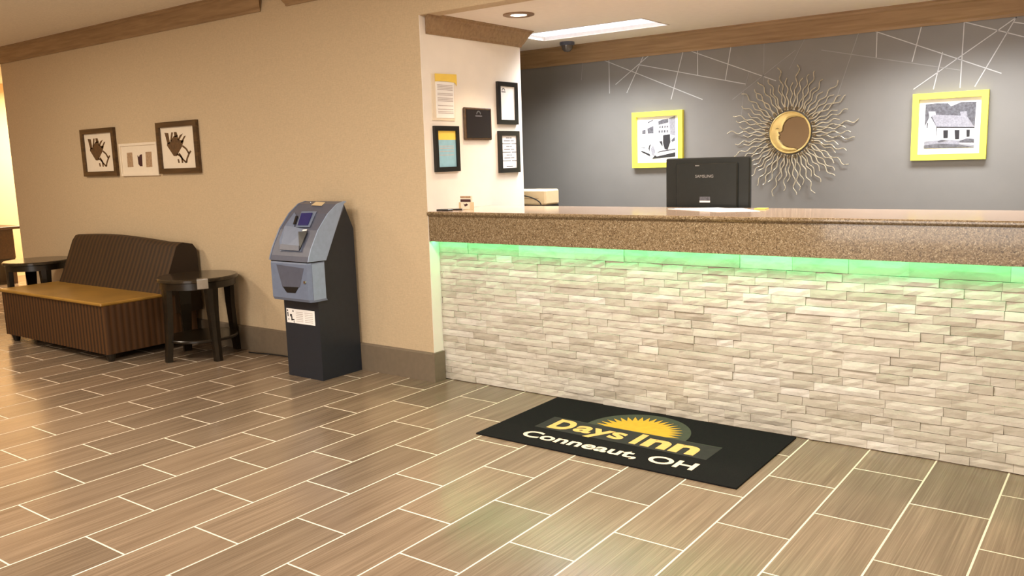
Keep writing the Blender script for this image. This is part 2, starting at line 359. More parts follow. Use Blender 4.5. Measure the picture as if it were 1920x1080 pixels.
# ------------------------------------------------------------------ floor tiles, running bond
TW, TL, G = .3048, .60854, .0038
tile_me = MB().bbox(-TW/2+G, TW/2-G, -TL/2+G, TL/2-G, -.006, 0, .0005).mesh('tile', M['tile'])
cam = Vector((3.456, -3.7145, 0)); yaw = .6398
cells = []
for k in range(-39, 16):
    off = -2.106 if k % 2 == 0 else -1.797
    for j in range(-9, 9):
        cells.append(((k+.5)*TW, off+(j+.5)*TL))
def tile_seen(c):
    d = Vector((c[0], c[1], 0)) - cam
    dep = -math.sin(yaw)*d.x + math.cos(yaw)*d.y; lat = math.cos(yaw)*d.x + math.sin(yaw)*d.y
    return c[1] < .85 and c[0] > -8.5 and dep > 1.3 and abs(lat) < dep*.66 + .25
single = sorted([c for c in cells if tile_seen(c)], key=lambda c: (Vector((c[0], c[1], 0))-cam).length)[:290]
ss = set(single)
for c in single:
    o = link('floor_tile', tile_me, floor); o.location = (c[0], c[1], 0)
mb = MB()
for c in cells:
    if c in ss or c[0] > 4.65 or c[0] < -11.85: continue
    if c[1]-TL/2 < -7.5 or c[1]+TL/2 > 4.0: continue
    mb.box(c[0]-TW/2+G, c[0]+TW/2-G, c[1]-TL/2+G, c[1]+TL/2-G, -.006, 0)
o = mb.build('floor_tile_field', M['tiles'], floor); o['kind'] = 'stuff'

# ------------------------------------------------------------------ reception counter
CX1, FY = 3.9, .645
ctr = thing('reception_counter', 'long reception counter base clad in pale split-face ledge stone, lit green along its top', 'counter', (1.75, .8, 0))
MB().box(RX+.002, CX1, FY, 1.15, .0, .978).build('counter_body', M['plaster'], ctr)
MB().box(RX+.01, CX1-.02, .565, .590, .972, .978).build('led_strip', M['led'], ctr)['label'] = 'green glowing light strip under the worktop'
def stone_mesh(L, H, seed):
    rnd = random.Random(seed); nx, nz = max(3, int(L/.045)+1), 3
    vs = []; fs = []; tilt = rnd.uniform(-.0025, .0025); tl = rnd.uniform(-.002, .0015)
    for i in range(nx):
        for j in range(nz):
            e = (i in (0, nx-1)) or (j in (0, nz-1))
            u, v = i/(nx-1), j/(nz-1)
            y = -.014 + tilt*(u-.5)*2 + tl*(v-.5)*2 + rnd.uniform(-.0018, .0018) + (.0015 if e else -.001)
            vs.append(((u-.5)*L, y, (v-.5)*H + (rnd.uniform(-.002, .0) if j == 2 else 0)))
    for i in range(nx-1):
        for j in range(nz-1): fs.append((i*nz+j, (i+1)*nz+j, (i+1)*nz+j+1, i*nz+j+1))
    n = len(vs); ring = [i*nz for i in range(nx)] + [(nx-1)*nz+j for j in range(1, nz)] + [i*nz+nz-1 for i in range(nx-2, -1, -1)] + [j for j in range(nz-2, 0, -1)]
    for q in ring: vs.append((vs[q][0], .004, vs[q][2]))
    m = len(ring)
    for a in range(m): fs.append((ring[a], ring[(a+1) % m], n+(a+1) % m, n+a))
    return vs, fs
LENS = [.09, .12, .15, .18, .21, .25, .30]
def rows():
    z = .004; out = []
    rr = random.Random(3)
    heights = [.0438]*20
    for h in heights:
        out.append((z, h, False)); z += h+.0004
    out.append((z, .965-z, True)); return out
placed = []
rs = random.Random(11)
for z, h, top in rows():
    x = RX+.004 - rs.uniform(0, .1)
    while x < CX1:
        L = rs.choice([.28, .34, .42]) if top else rs.choice([.10, .13, .15, .15, .18, .18, .22, .26, .32])
        x0 = max(x, RX+.003); x1 = min(x+L, CX1)
        if x1-x0 > .02: placed.append((x0, x1, z, h, rs.choice([0, 0, 0, .0015, .003, -.002, -.004]), rs.randrange(3), L))
        x += L
C3 = Vector((3.456, -3.7145, 1.504))
def size_seen(p):
    c = Vector(((p[0]+p[1])/2, FY, p[2]))
    d = (c-C3); return -(1 if c.x > 3.12 else (p[1]-p[0])*abs(d.y)/d.length**2*p[3]/d.length*1) if c.x <= 3.12 else 0
order = sorted(placed, key=size_seen)
singles = set(order[:300]); cache = {}; field = MB()
for p in placed:
    x0, x1, z, h, dy, seed, L = p
    key = (round(L, 2), round(h, 3), seed)
    if p in singles:
        if key not in cache:
            vs, fs = stone_mesh(L-.0012, h-.0008, hash((int(L*100), seed)) & 999); cache[key] = MB().add(vs, fs).mesh('stone', M['stone'])
        o = link('stone', cache[key], ctr); o.location = ((x0+x1)/2, FY-.006+dy, z+h/2); o.scale = ((x1-x0)/L, 1, 1)
    else:
        vs, fs = stone_mesh(x1-x0-.0012, h-.0008, hash((int(L*100), seed)) & 999)
        field.add([(v[0]+(x0+x1)/2, v[1]+FY-.006+dy, v[2]+z+h/2) for v in vs], fs)
o = field.build('stone_field', M['stones'], ctr); o['kind'] = 'stuff'

wt = thing('countertop', 'speckled brown granite countertop with deep front apron on the stone counter', 'countertop', (1.75, .8, .968))
MB().prism([(WY-.012, 1.149), (WY-.016, 1.155), (WY-.016, 1.164), (WY-.010, 1.17), (1.2, 1.17), (1.2, 1.142), (WY-.006, 1.142)], RX+.002, CX1, 'x').build('top_slab', M['granite'], wt)
MB().box(RX+.002, CX1, WY+.002, 1.198, 1.1701, 1.1706).build('top_surface', M['polished'], wt)['label'] = 'pale polished top face'  # thin paler sheet laid over the granite slab
MB().box(RX+.002, CX1, WY, WY+.028, .9715, 1.142).build('front_apron', M['granite'], wt)
MB().box(RX+.002, CX1, WY+.028, 1.15, .9785, .985).box(RX+.002, CX1, 1.12, 1.15, .98, 1.142).build('underside', M['plaster'], wt)

dk = thing('work_desk', 'wood laminate work desk standing low behind the stone counter', 'desk', (1.2, 1.6, 0))
MB().bbox(-.37, 3.7, 1.22, 2.0, .73, .76, .003).build('desk_top', M['desk'], dk)
for x in (-.35, 1.2, 3.63): MB().box(x, x+.04, 1.26, 1.95, 0, .73).build('leg_panel', M['desk'], dk)

# ------------------------------------------------------------------ text helper
def text_mesh(body, x0, x1, y0, y1, depth, m, offset=0.0, shear=0.0):
    cu = bpy.data.curves.new('text', 'FONT'); cu.body = body; cu.size = 1; cu.offset = offset; cu.extrude = .01; cu.shear = shear; cu.resolution_u = 4
    to = bpy.data.objects.new('text', cu); COL.objects.link(to)
    dg = bpy.context.evaluated_depsgraph_get(); me = bpy.data.meshes.new_from_object(to.evaluated_get(dg))
    bpy.data.objects.remove(to); bpy.data.curves.remove(cu)
    xs = [v.co.x for v in me.vertices]; ys = [v.co.y for v in me.vertices]
    ax, bx, ay, by = min(xs), max(xs), min(ys), max(ys)
    for v in me.vertices:
        v.co = ((v.co.x-ax)/(bx-ax)*(x1-x0)+x0, (v.co.y-ay)/(by-ay)*(y1-y0)+y0, (v.co.z+.01)/.02*depth)
    me.materials.clear(); me.materials.append(m); return me

# ------------------------------------------------------------------ doormat
mt = thing('doormat', 'black doormat with gold sun logo lying before the stone counter', 'mat', (1.32, .2, 0))
MB().bbox(.57, 2.075, -.215, .612, .0002, .008, .002).build('mat_body', M['mat'], mt)
MB().box(.785, 1.815, .047, .248, .008, .0086).build('name_panel', M['matgrey'], mt)
MB().box(.785, 1.815, .246, .251, .0086, .0089).build('panel_edge', M['matsun'], mt)
sun = [(1.31+.30*math.cos(R(a)), .251+.315*math.sin(R(a))) for a in range(0, 181, 6)]
MB().prism(sun, .008, .0086, 'z').build('sun_backing', M['matsun'], mt)
burst = []
N = 19
for i in range(N*2+1):
    a = math.pi*i/(N*2); r = .255 if i % 2 else .185
    burst.append((1.31+r*math.cos(a), .254+r*1.03*math.sin(a)))
MB().prism(burst, .0086, .0091, 'z').build('sunburst', M['matgold'], mt)
def letters(me, parent, z):
    bm = bmesh.new(); bm.from_mesh(me); seen = set(); m = me.materials[0]
    for f in bm.faces:
        if f.index in seen: continue
        st_ = [f]; comp = []; seen.add(f.index)
        while st_:
            g = st_.pop(); comp.append(g)
            for v in g.verts:
                for h in v.link_faces:
                    if h.index not in seen: seen.add(h.index); st_.append(h)
        vi = {}; mb = MB()
        for g in comp:
            for v in g.verts: vi.setdefault(v.index, (len(vi), v.co[:]))
        mb.add([c for _, c in sorted(vi.values())], [[vi[v.index][0] for v in g.verts] for g in comp])
        o = mb.build('letter', m, parent); o.location = (0, 0, z)
    bm.free(); bpy.data.meshes.remove(me)
for body, x0, x1, y0, y1, off in (('D', .85, .985, .068, .234, .045), ('ays', 1.0, 1.31, .040, .196, .026), ('l', 1.37, 1.408, .068, .234, .045), ('nn', 1.435, 1.735, .068, .196, .036)):
    letters(text_mesh(body, x0, x1, y0, y1, .0006, M['matorange'], off), mt, .0087)
letters(text_mesh('Conneaut, OH', .80, 1.815, -.138, -.022, .0006, M['matcream'], .022), mt, .008)

# ------------------------------------------------------------------ framed pictures
def art_xz(b, polys, m, x0, x1, z1, z0, y, parent, name, t=.0006):
    mb = MB()
    for p in polys:
        mb.prism([(x0+u*(x1-x0), z1-v*(z1-z0)) for u, v in p], y-t, y, 'y')
    return mb.build(name, m, parent)
def stroke(path, w):
    out = []
    for (a, b) in zip(path[:-1], path[1:]):
        d = Vector((b[0]-a[0], b[1]-a[1])); n = Vector((-d.y, d.x)).normalized()*w
        out.append([(a[0]-n.x, a[1]-n.y), (b[0]-n.x, b[1]-n.y), (b[0]+n.x, b[1]+n.y), (a[0]+n.x, a[1]+n.y)])
    return out
def frame_bars(mb, x0, x1, z0, z1, w, y0, y1):
    for q in ([(x0, z0), (x1, z0), (x1-w, z0+w), (x0+w, z0+w)], [(x1, z0), (x1, z1), (x1-w, z1-w), (x1-w, z0+w)],
              [(x1, z1), (x0, z1), (x0+w, z1-w), (x1-w, z1-w)], [(x0, z1), (x0, z0), (x0+w, z0+w), (x0+w, z1-w)]):
        mb.prism(q, y0, y1, 'y')
    return mb
def picture_y(name, label, group, x0, x1, z0, z1, w, wall_y, fm, depth=.025):
    t = thing(name, label, 'picture', ((x0+x1)/2, wall_y, (z0+z1)/2), group)
    frame_bars(MB(), x0, x1, z0, z1, w, wall_y-depth, wall_y-.001).build('frame', fm, t)
    MB().box(x0+w, x1-w, wall_y-.010, wall_y-.001, z0+w, z1-w).build('mount_board', M['paper'] if fm is M['yellow'] else M['cream'], t)
    return t
FAN = [[(0.169,0.388),(0.262,0.357),(0.384,0.219),(0.488,0.207),(0.522,0.316),(0.669,0.342),(0.598,0.483),(0.424,0.708),(0.336,0.703),(0.161,0.441)],[(0.12,0.124),(0.232,0.139),(0.257,0.392),(0.179,0.406)],[(0.323,0.126),(0.373,0.128),(0.315,0.341),(0.265,0.339)],[(0.399,0.121),(0.475,0.125),(0.509,0.235),(0.405,0.247)],[(0.658,0.171),(0.563,0.211),(0.484,0.314),(0.531,0.335)],[(0.737,0.229),(0.686,0.235),(0.576,0.373),(0.608,0.411)]]
BRANCH = [[(0.613,0.466),(0.715,0.543),(0.785,0.664),(0.841,0.595)],[(0.785,0.664),(0.717,0.778),(0.69,0.875)],[(0.498,0.64),(0.569,0.751),(0.576,0.878)],[(0.456,0.781),(0.475,0.873)],[(0.589,0.789),(0.69,0.875)],[(.43,.66),(.52,.70),(.60,.80)]]
for (x0, x1, z0, z1, lab, dim) in ((-4.815, -4.21, 1.460, 1.905, 'dark framed brown botanical print, leftmost and furthest from the cash machine', 0), (-3.505, -2.905, 1.467, 1.907, 'dark framed brown botanical print, right of the small white picture', 0)):
    t = picture_y('framed_print', lab, 'botanical prints on the beige wall', x0, x1, z0, z1, .045, WY, M['darkframe'], .03)
    a = (x0+.045, x1-.045, z1-.045, z0+.045)
    art_xz(None, FAN, M['brown'], *a, WY-.0102, t, 'leaf_print')
    art_xz(None, [q for s in BRANCH for q in stroke(s, .022)], M['brown'], *a, WY-.0102, t, 'stem_print')
x0, x1, z0, z1 = -4.150, -3.53, 1.455, 1.748
t = picture_y('framed_print', 'small white framed picture of three upright patches between two dark frames', 'botanical prints on the beige wall', x0, x1, z0, z1, .022, WY, M['cream'], .02)
for q in ([(0.183,0.283),(0.328,0.279),(0.328,0.725),(0.172,0.728)], [(0.682,0.289),(0.838,0.286),(0.826,0.745),(0.67,0.748)]): art_xz(None, [q], M['tan'], x0, x1, z1, z0, WY-.0102, t, 'patch_print')
art_xz(None, [[(0.463,0.369),(.50,.43),(.53,.36),(0.587,0.35),(0.573,0.714),(0.507,0.71),(0.469,0.64)]], M['plum'], x0, x1, z1, z0, WY-.0102, t, 'patch_print')

CAR = dict(ink=[[(0.655,0.429),(0.853,0.412),(0.862,0.602),(0.784,0.781),(0.698,0.764),(0.655,0.626)],[(0.017,0.781),(0.267,0.872),(0.284,0.933),(0.026,0.819)],[(0.474,0.939),(1.0,0.848),(1.0,0.955),(0.336,0.995),(0.422,0.907)],[(0.233,0.734),(0.259,0.659),(0.31,0.631),(0.276,0.705),(0.259,0.826)],[(0.543,0.577),(0.629,0.565),(0.647,0.717),(0.578,0.624)]],
    greyink=[[(0.052,0.289),(0.155,0.277),(0.155,0.376),(0.052,0.38)],[(0.207,0.249),(0.379,0.193),(0.379,0.375),(0.216,0.378)],[(0.517,0.091),(0.647,0.05),(0.805,0.037),(0.805,0.13),(0.526,0.175)],[(0.888,0.557),(0.983,0.484),(0.991,0.575),(0.905,0.603)],[(0.026,0.698),(0.129,0.716),(0.129,0.739),(0.026,0.713)],[(0.457,0.862),(0.56,0.805),(1.0,0.758),(1.0,0.788),(0.578,0.836)],[(0.216,0.097),(0.371,0.042),(0.371,0.064),(0.216,0.128)]],
    midink=[[(.82,.03),(1,-.02),(1,.45),(.86,.42)], [(.30,.75),(.36,.66),(.43,.80),(.40,.93),(.33,.90)]])
CAR['greyink'] += [[(.55+.07*i, .21), (.59+.07*i, .20), (.59+.07*i, .25), (.55+.07*i, .26)] for i in range(4)] + [[(.53+.075*i, .31), (.575+.075*i, .305), (.575+.075*i, .365), (.53+.075*i, .37)] for i in range(4)]
HOUSE = [('greyink', [[(0,0),(.217,-.013),(.449,0),(.511,.072),(.71,-.01),(1,0),(.99,.60),(0,.6)]]), ('lightink', [[(.003,.492),(.101,.268),(.244,.531),(.244,.83),(.002,.892)],[(.23,.529),(.986,.574),(.994,.9),(.244,.83)],[(.066,.164),(.204,.169),(.215,.245),(.088,.3)]]),
    ('midink', [[(.129,.253),(.215,.245),(.827,.301),(.992,.566),(.244,.522)],[(.692,.205),(.822,.2),(.841,.302),(.71,.29)],[(.002,.842),(.26,.83),(.492,.82),(.725,.85),(.997,.90),(.994,1.016),(0,1)]]),
    ('ink', [[(.378,.601),(.473,.602),(.474,.777),(.387,.777)],[(.603,.605),(.698,.609),(.701,.814),(.621,.815)],[(.835,.61),(.901,.613),(.901,.766),(.843,.769)],[(.043,.421),(.065,.423),(.059,.539),(.045,.537)],[(.243,.514),(.992,.558),(.989,.579),(.245,.539)]]),
    ('paper', [[(.712,.90),(.995,.918),(.997,.951),(.727,.922)]]), ('greyink', [[(.70,.85),(.85,.80),(.99,.82),(.99,.89),(.72,.88)],[(.0,.93),(.3,.90),(.7,.93),(1,1),(0,1)],[(.27,.84),(.35,.81),(.47,.83),(.30,.87)]])]
t = picture_y('framed_photo', 'yellow framed monochrome photo of an old car, partly behind the monitor', 'yellow framed photos on the grey wall', -.008, .449, 1.395, 1.851, .04, BY, M['yellow'], .035)
for k, key in enumerate(('midink', 'greyink', 'ink')):
    art_xz(None, CAR[key], M[key], .06, .376, 1.80, 1.465, BY-.0102-.0006*k, t, 'photo_print')
t = picture_y('framed_photo', 'yellow framed monochrome photo of a small house, right of the sun mirror', 'yellow framed photos on the grey wall', 2.155, 2.613, 1.406, 1.855, .04, BY, M['yellow'], .035)
for k, (key, pl) in enumerate(HOUSE):
    art_xz(None, pl, M[key], 2.233, 2.54, 1.782, 1.486, BY-.0102-.0006*k, t, 'photo_print')

# pictures on the white side wall (plane x = RX, facing +x)
def side_boxes(mb, y0, y1, z0, z1, x0, x1): return mb.box(RX+x0, RX+x1, y0, y1, z0, z1)
def side_frame(name, label, y0, y1, z0, z1, w, fm, inner, group='framed notices on the white side wall'):
    t = thing(name, label, 'picture' if name != 'award_plaque' else 'plaque', (RX, (y0+y1)/2, (z0+z1)/2), group)
    mb = MB()
    for q in ([(y0, z0), (y1, z0), (y1-w, z0+w), (y0+w, z0+w)], [(y1, z0), (y1, z1), (y1-w, z1-w), (y1-w, z0+w)],
              [(y1, z1), (y0, z1), (y0+w, z1-w), (y1-w, z1-w)], [(y0, z1), (y0, z0), (y0+w, z0+w), (y0+w, z1-w)]):
        mb.prism(q, RX+.001, RX+.022, 'x')
    mb.build('frame', fm, t)
    side_boxes(MB(), y0+w, y1-w, z0+w, z1-w, .001, .012).build('sheet', inner, t)
    return t
def side_lines(t, rects, m, name='printed_line', x=.012):
    mb = MB()
    for y0, y1, z0, z1 in rects: side_boxes(mb, y0, y1, z0, z1, x, x+.0006)
    return mb.build(name, m, t)
def arch(t, yc, zc, r, m, x=.012):
    mb = MB(); p = [(yc-r*math.cos(R(a)), zc+r*math.sin(R(a))) for a in range(0, 181, 15)] + [(yc+r*.66*math.cos(R(a)), zc+r*.66*math.sin(R(a))) for a in range(0, 181, 15)]
    n = len(p)//2; vs = []
    for a in range(n):
        for q in (p[a], p[2*n-1-a]): vs += [(RX+x, q[0], q[1]), (RX+x+.0008, q[0], q[1])]
    fs = []
    for a in range(n-1):
        b = a*4; fs += [(b+1, b+5, b+7, b+3), (b, b+4, b+5, b+1), (b+2, b+6, b+7, b+3)]
    mb.add(vs, fs).build('arch_emblem', m, t)
t = side_frame('framed_notice', 'black framed notice with yellow heading over pale blue, low on white wall', .612, .865, 1.430, 1.737, .032, M['blackframe'], M['skyblue'])
side_lines(t, [(.644, .833, 1.645, 1.705)], M['lemon'], 'heading')
side_lines(t, [(.66, .81, z, z+.005) for z in (1.60, 1.585, 1.565, 1.54)], M['textink'])
t = side_frame('framed_notice', 'black framed blank white certificate with small arch emblem, top right', 1.323, 1.568, 1.757, 2.064, .032, M['blackframe'], M['paper'])
arch(t, 1.40, 2.0, .02, M['textdark']); side_lines(t, [(1.375, 1.425, 1.988, 1.996)], M['textdark'])
t = side_frame('framed_notice', 'black framed white notice of short centred lines, low by wall edge', 1.321, 1.576, 1.402, 1.708, .034, M['blackframe'], M['paper'])
for k in range(9):
    z = 1.655-.021*k; h = .035+.028*((k*7) % 3)
    side_lines(t, [(1.448-h, 1.448+h*.2, z, z+.006), (1.448+h*.35, 1.448+h, z, z+.006)], M['textdark'])
side_lines(t, [(1.41, 1.49, 1.445, 1.452)], M['textdark'])
t = thing('award_plaque', 'dark square plaque with a pale arch emblem, centre of the white wall', 'plaque', (RX, 1.08, 1.755))
MB().bbox(RX+.001, RX+.022, .93, 1.236, 1.643, 1.868, .006).build('board', M['darkframe'], t)
side_boxes(MB(), .945, 1.221, 1.657, 1.854, .022, .0235).build('face_plate', M['plaque'], t)
arch(t, 1.083, 1.822, .025, M['silver'], .0235); side_lines(t, [(1.045, 1.121, 1.806, 1.814)], M['greyink'], x=.0235)
t = thing('wall_notice', 'unframed white notice in clear holder with yellow heading, top left of white wall', 'notice', (RX, .735, 1.93))
MB().prism([(.613, 1.774), (.845, 1.774), (.855, 2.082), (.618, 2.078)], RX+.001, RX+.006, 'x').build('backing_sheet', M['cream'], t)
MB().prism([(.652, 1.79), (.835, 1.79), (.845, 2.03), (.655, 2.03)], RX+.0062, RX+.009, 'x').build('sheet', M['paper'], t)
hd = [(.648+.012*i, 2.028+.006*math.sin(math.pi*i/17)) for i in range(18)]
MB().prism(hd+[(.872, 2.008), (.872, 2.086), (.648, 2.08)], RX+.0092, RX+.0105, 'x').build('heading', M['lemon'], t)
side_lines(t, [(.668, .826, z, z+.005) for z in (2.005, 1.995, 1.985, 1.975, 1.95, 1.94, 1.92, 1.91, 1.90, 1.87, 1.845, 1.83, 1.82)], M['textink'], x=.009)

# ------------------------------------------------------------------ sun and moon wall mirror
sc = Vector((1.316, BY, 1.633)); sm = thing('sun_mirror', 'gold sunburst mirror with wavy rays and crescent moon face on grey wall', 'mirror', sc)
def at(name, mb, m, y, rot=0, smooth=True):
    o = link(name, mb if isinstance(mb, bpy.types.Mesh) else mb.mesh(name, m, smooth), sm); o.matrix_parent_inverse = Matrix(); o.location = (0, y, 0); o.rotation_euler = (0, rot, 0); return o
at('backing_disc', MB().lathe([(.152, 0), (.152, -.012), (0.001, -.012)], n=40, axis='y'), M['bronze'], -.012)
at('mirror_glass', MB().lathe([(.146, 0), (.146, -.004), (.001, -.004)], n=48, axis='y'), M['mirror'], -.024)
rim = []
for k in range(48):
    a = 2*math.pi*k/48; rim.append([((.149+.007*math.cos(b))*math.cos(a), .007*math.sin(b), (.149+.007*math.cos(b))*math.sin(a)) for b in [2*math.pi*q/8 for q in range(8)]])
rim.append(rim[0]); at('rim', MB().loft(rim, cap=False), M['gold'], -.03)
cx, cy, rr = 448, 555, 152
inner = [(553,452),(528,441),(500,437),(465,439),(436,449),(415,465),(402,484),(395,503),(391,522),(389,538),(383,547),(372,550),(362,547),(360,556),(365,563),(371,569),(369,576),(362,580),(361,586),(367,590),(362,598),(364,608),(375,621),(386,635),(400,648),(420,660),(440,667),(462,671),(485,674),(503,680)]
inner = [((x-cx)/rr*.146, -(y-cy)/rr*.146) for x, y in inner]
a0 = math.atan2(inner[0][1], inner[0][0]); a1 = math.atan2(inner[-1][1], inner[-1][0])+2*math.pi
outer = [(.146*math.cos(a0+(a1-a0)*i/(len(inner)-1)), .146*math.sin(a0+(a1-a0)*i/(len(inner)-1))) for i in range(len(inner))]
front = []; back = []
mb = MB(); vs = []
for k in range(len(inner)):
    o_, i_ = outer[k], inner[k]; mid = ((o_[0]+i_[0])/2, (o_[1]+i_[1])/2)
    vs += [(o_[0], -.006, o_[1]), (mid[0], -.016, mid[1]), (i_[0], -.010, i_[1]), (i_[0], 0, i_[1])]
fs = []
for k in range(len(inner)-1):
    for q in range(3): fs.append((k*4+q, k*4+q+1, (k+1)*4+q+1, (k+1)*4+q))
at('moon_face', mb.add(vs, fs), M['gold'], -.026)
edge = [(x, -.011, z) for x, z in inner]; at('moon_outline', MB().tube(edge, .0022, 5), M['bronze'], -.026)
eye = [(-.105, .030), (-.092, .036), (-.080, .033)]
at('moon_eye', MB().tube([(x, -.017, z) for x, z in eye], .0018, 5), M['bronze'], -.0255)
def ray_mesh(L, amp, waves, ph):
    n = 22; p = []
    for i in range(n+1):
        s_ = i/n; r = .165+L*s_; p.append((amp*(.35+.65*s_)*math.sin(waves*2*math.pi*s_+ph), -.004*s_, r))
    return MB().tube(p, .0052, 6, .0036).mesh('ray', M['champagne'], True)
variants = [ray_mesh(.20, .010, 2.2, 0), ray_mesh(.27, .012, 2.8, 1.2), ray_mesh(.325, .013, 3.2, 2.6), ray_mesh(.235, .011, 2.5, 4.0), ray_mesh(.30, .012, 3.0, 5.2)]
rq = random.Random(5); NR = 66
for k in range(NR):
    at('ray', variants[[0, 2, 3, 1, 4, 0, 1][k % 7]], None, -.012-.006*(k % 3), 2*math.pi*k/NR+rq.uniform(-.02, .02))
sp = []
for i in range(26):
    a = i/25*2.6*math.pi; r = .016*(1-i/25*.72); sp.append((r*math.cos(a)+.004, 0, r*math.sin(a)+.176))
spm = MB().tube(sp, .0028, 5).mesh('scroll', M['bronze'], True)
for k in range(26): at('scroll', spm, None, -.028, 2*math.pi*k/26)

# ------------------------------------------------------------------ things on and behind the counter
mo = thing('monitor', 'black computer monitor seen from behind, standing at the counter', 'monitor', (1.26, 1.36, .76))
MB().bbox(.985, 1.543, 1.30, 1.335, 1.125, 1.474, .008).build('housing', M['gloss'], mo)
MB().bbox(1.06, 1.47, 1.285, 1.302, 1.15, 1.44, .008).build('back_cover', M['gloss'], mo)
MB().box(1.0, 1.528, 1.335, 1.337, 1.14, 1.46).build('screen', M['screen'], mo)
MB().bbox(1.22, 1.31, 1.325, 1.36, .77, 1.2, .004).build('stand_post', M['black'], mo)
MB().lathe([(.001, 0), (.13, 0), (.13, .008), (.06, .016), (.001, .016)], (1.265, 1.40, .76), 32).build('stand_base', M['black'], mo, True)
o = link('brand_lettering', text_mesh('SAMSUNG', 1.195, 1.315, 1.350, 1.368, .0008, M['silver'], .01), mo); o.matrix_parent_inverse = Matrix()
o.parent = mo; me = o.data
for v in me.vertices: v.co = Vector((v.co.x-1.26, 1.285-v.co.z-1.36, v.co.y-.76))
MB().box(1.225, 1.295, 1.2835, 1.285, 1.206, 1.232).build('label_sticker', M['greyink'], mo)
MB().box(1.225, 1.295, 1.283, 1.2845, 1.196, 1.207).build('label_strip', M['paper'], mo)
MB().box(1.195, 1.222, 1.2835, 1.285, 1.422, 1.428).build('slot', M['silver'], mo)

pr = thing('office_machine', 'cream boxy office machine with cable, at left end behind counter', 'printer', (-.5, 1.9, .76))
MB().bbox(-.75, -.30, 1.82, 2.0, .761, 1.135, .006).build('dark_body', M['black'], pr)
MB().bbox(-.76, -.295, 1.80, 2.0, 1.137, 1.256, .012).build('cream_cover', M['ivory'], pr)
MB().box(-.72, -.36, 1.7985, 1.80, 1.185, 1.189).build('seam', M['tan'], pr)
cb = [(-.62+.30*math.sin(R(a)), 1.775, 1.135+.085*math.cos(R(a))) for a in range(-20, 101, 10)]
MB().tube(cb+[(-.325, 1.78, 1.0), (-.33, 1.80, .8)], .005, 6).build('cable', M['cable'], pr, True)

pp = thing('paper_sheets', 'white paper sheets lying on countertop in front of the monitor', 'paper', (1.42, .98, 1.17))
MB().prism([(1.13, 1.03), (1.54, .82), (1.75, .92), (1.55, 1.16)], 1.1708, 1.1722, 'z').build('sheet', M['paper'], pp)
MB().prism([(1.16, 1.06), (1.50, .86), (1.66, .97), (1.40, 1.17)], 1.1722, 1.1738, 'z').build('sheet', M['paper'], pp)
npd = thing('note_pad', 'small yellow sticky note pad on the countertop by white papers', 'notepad', (1.70, 1.05, 1.17))
MB().bbox(1.655, 1.72, 1.075, 1.14, 1.1708, 1.1765, .001).build('sheets', M['lemon'], npd)
MB().box(1.656, 1.719, 1.13, 1.139, 1.1765, 1.177).build('glue_band', M['ivory'], npd)
pn = thing('pen', 'black pen lying on the countertop at the white wall', 'pen', (-.30, .69, 1.175))
MB().tube([(-.365, .665, 1.1755), (-.24, .715, 1.1755)], .005, 8).build('barrel', M['black'], pn, True)
MB().tube([(-.24, .715, 1.1755), (-.225, .721, 1.1755)], .005, 8, .001).build('tip', M['silver'], pn, True)
tr = thing('pen_tray', 'flat black tray lying at the left end of the granite countertop', 'tray', (-.33, .62, 1.17))
MB().bbox(-.372, -.27, .60, .655, 1.1708, 1.181, .002).build('tray_body', M['black'], tr)
MB().box(-.366, -.276, .606, .649, 1.181, 1.1815).build('tray_liner', M['atmblack'], tr)
ch = thing('card_holder', 'small clear holder with brown and cream cards on the granite countertop', 'card holder', (-.25, .78, 1.17))
MB().box(-.305, -.205, .76, .80, 1.1708, 1.174).box(-.305, -.302, .76, .80, 1.174, 1.22).box(-.208, -.205, .76, .80, 1.174, 1.22).build('stand', M['ivory'], ch)
MB().box(-.3, -.21, .772, .79, 1.174, 1.262).build('cards', M['cream'], ch)
MB().box(-.3, -.21, .771, .772, 1.222, 1.24).build('dark_band', M['plum'], ch)
MB().box(-.3, -.21, .771, .772, 1.248, 1.262).build('grey_band', M['tan'], ch)
MB().prism([(-.275, 1.212), (-.262, 1.205), (-.248, 1.212), (-.235, 1.205), (-.24, 1.198), (-.262, 1.19)], .771, .772, 'y').build('card_motif', M['plum'], ch)

# ------------------------------------------------------------------ ceiling lights and camera
def troffer(x0, x1, y0, y1, label):
    t = thing('ceiling_light', label, 'ceiling light', ((x0+x1)/2, (y0+y1)/2, DESKCEIL), 'white panel lights above the front desk')
    d = .03; c = DESKCEIL; mb = MB(); e = .0006
    mb.box(x0+e, x1-e, y0+e, y0+.012, c-.003, c+d).box(x0+e, x1-e, y1-.012, y1-e, c-.003, c+d).box(x0+e, x0+.012, y0+.012, y1-.012, c-.003, c+d).box(x1-.012, x1-e, y0+.012, y1-.012, c-.003, c+d)
    mb.build('frame', M['trim'], t)
    MB().box(x0+.012, x1-.012, y0+.012, y1-.012, c+d, c+d+.006).build('diffuser', M['diffuser'], t)
troffer(-.57, .56, 1.80, 2.24, 'bright bluish rectangular ceiling light panel beside the camera dome')
troffer(1.93, 3.06, 1.80, 2.24, 'bright rectangular ceiling light panel cut by top of the picture')
for k, x in enumerate((.05, 1.6, 3.15)):
    if k: continue
    t = thing('recessed_downlight', 'round glowing recessed downlight in ceiling over the white side wall', 'ceiling light', (x, 1.03, DESKCEIL))
    MB().lathe([(.052, 0), (.105, 0), (.105, -.006), (.09, -.010), (.058, -.008), (.052, 0)], (x, 1.03, DESKCEIL-.0005), 36).build('trim_ring', M['ringtrim'], t, True)
    MB().lathe([(.001, -.002), (.054, -.002), (.054, -.006), (.001, -.009)], (x, 1.03, DESKCEIL), 28).build('lamp_face', M['bulb'], t, True)
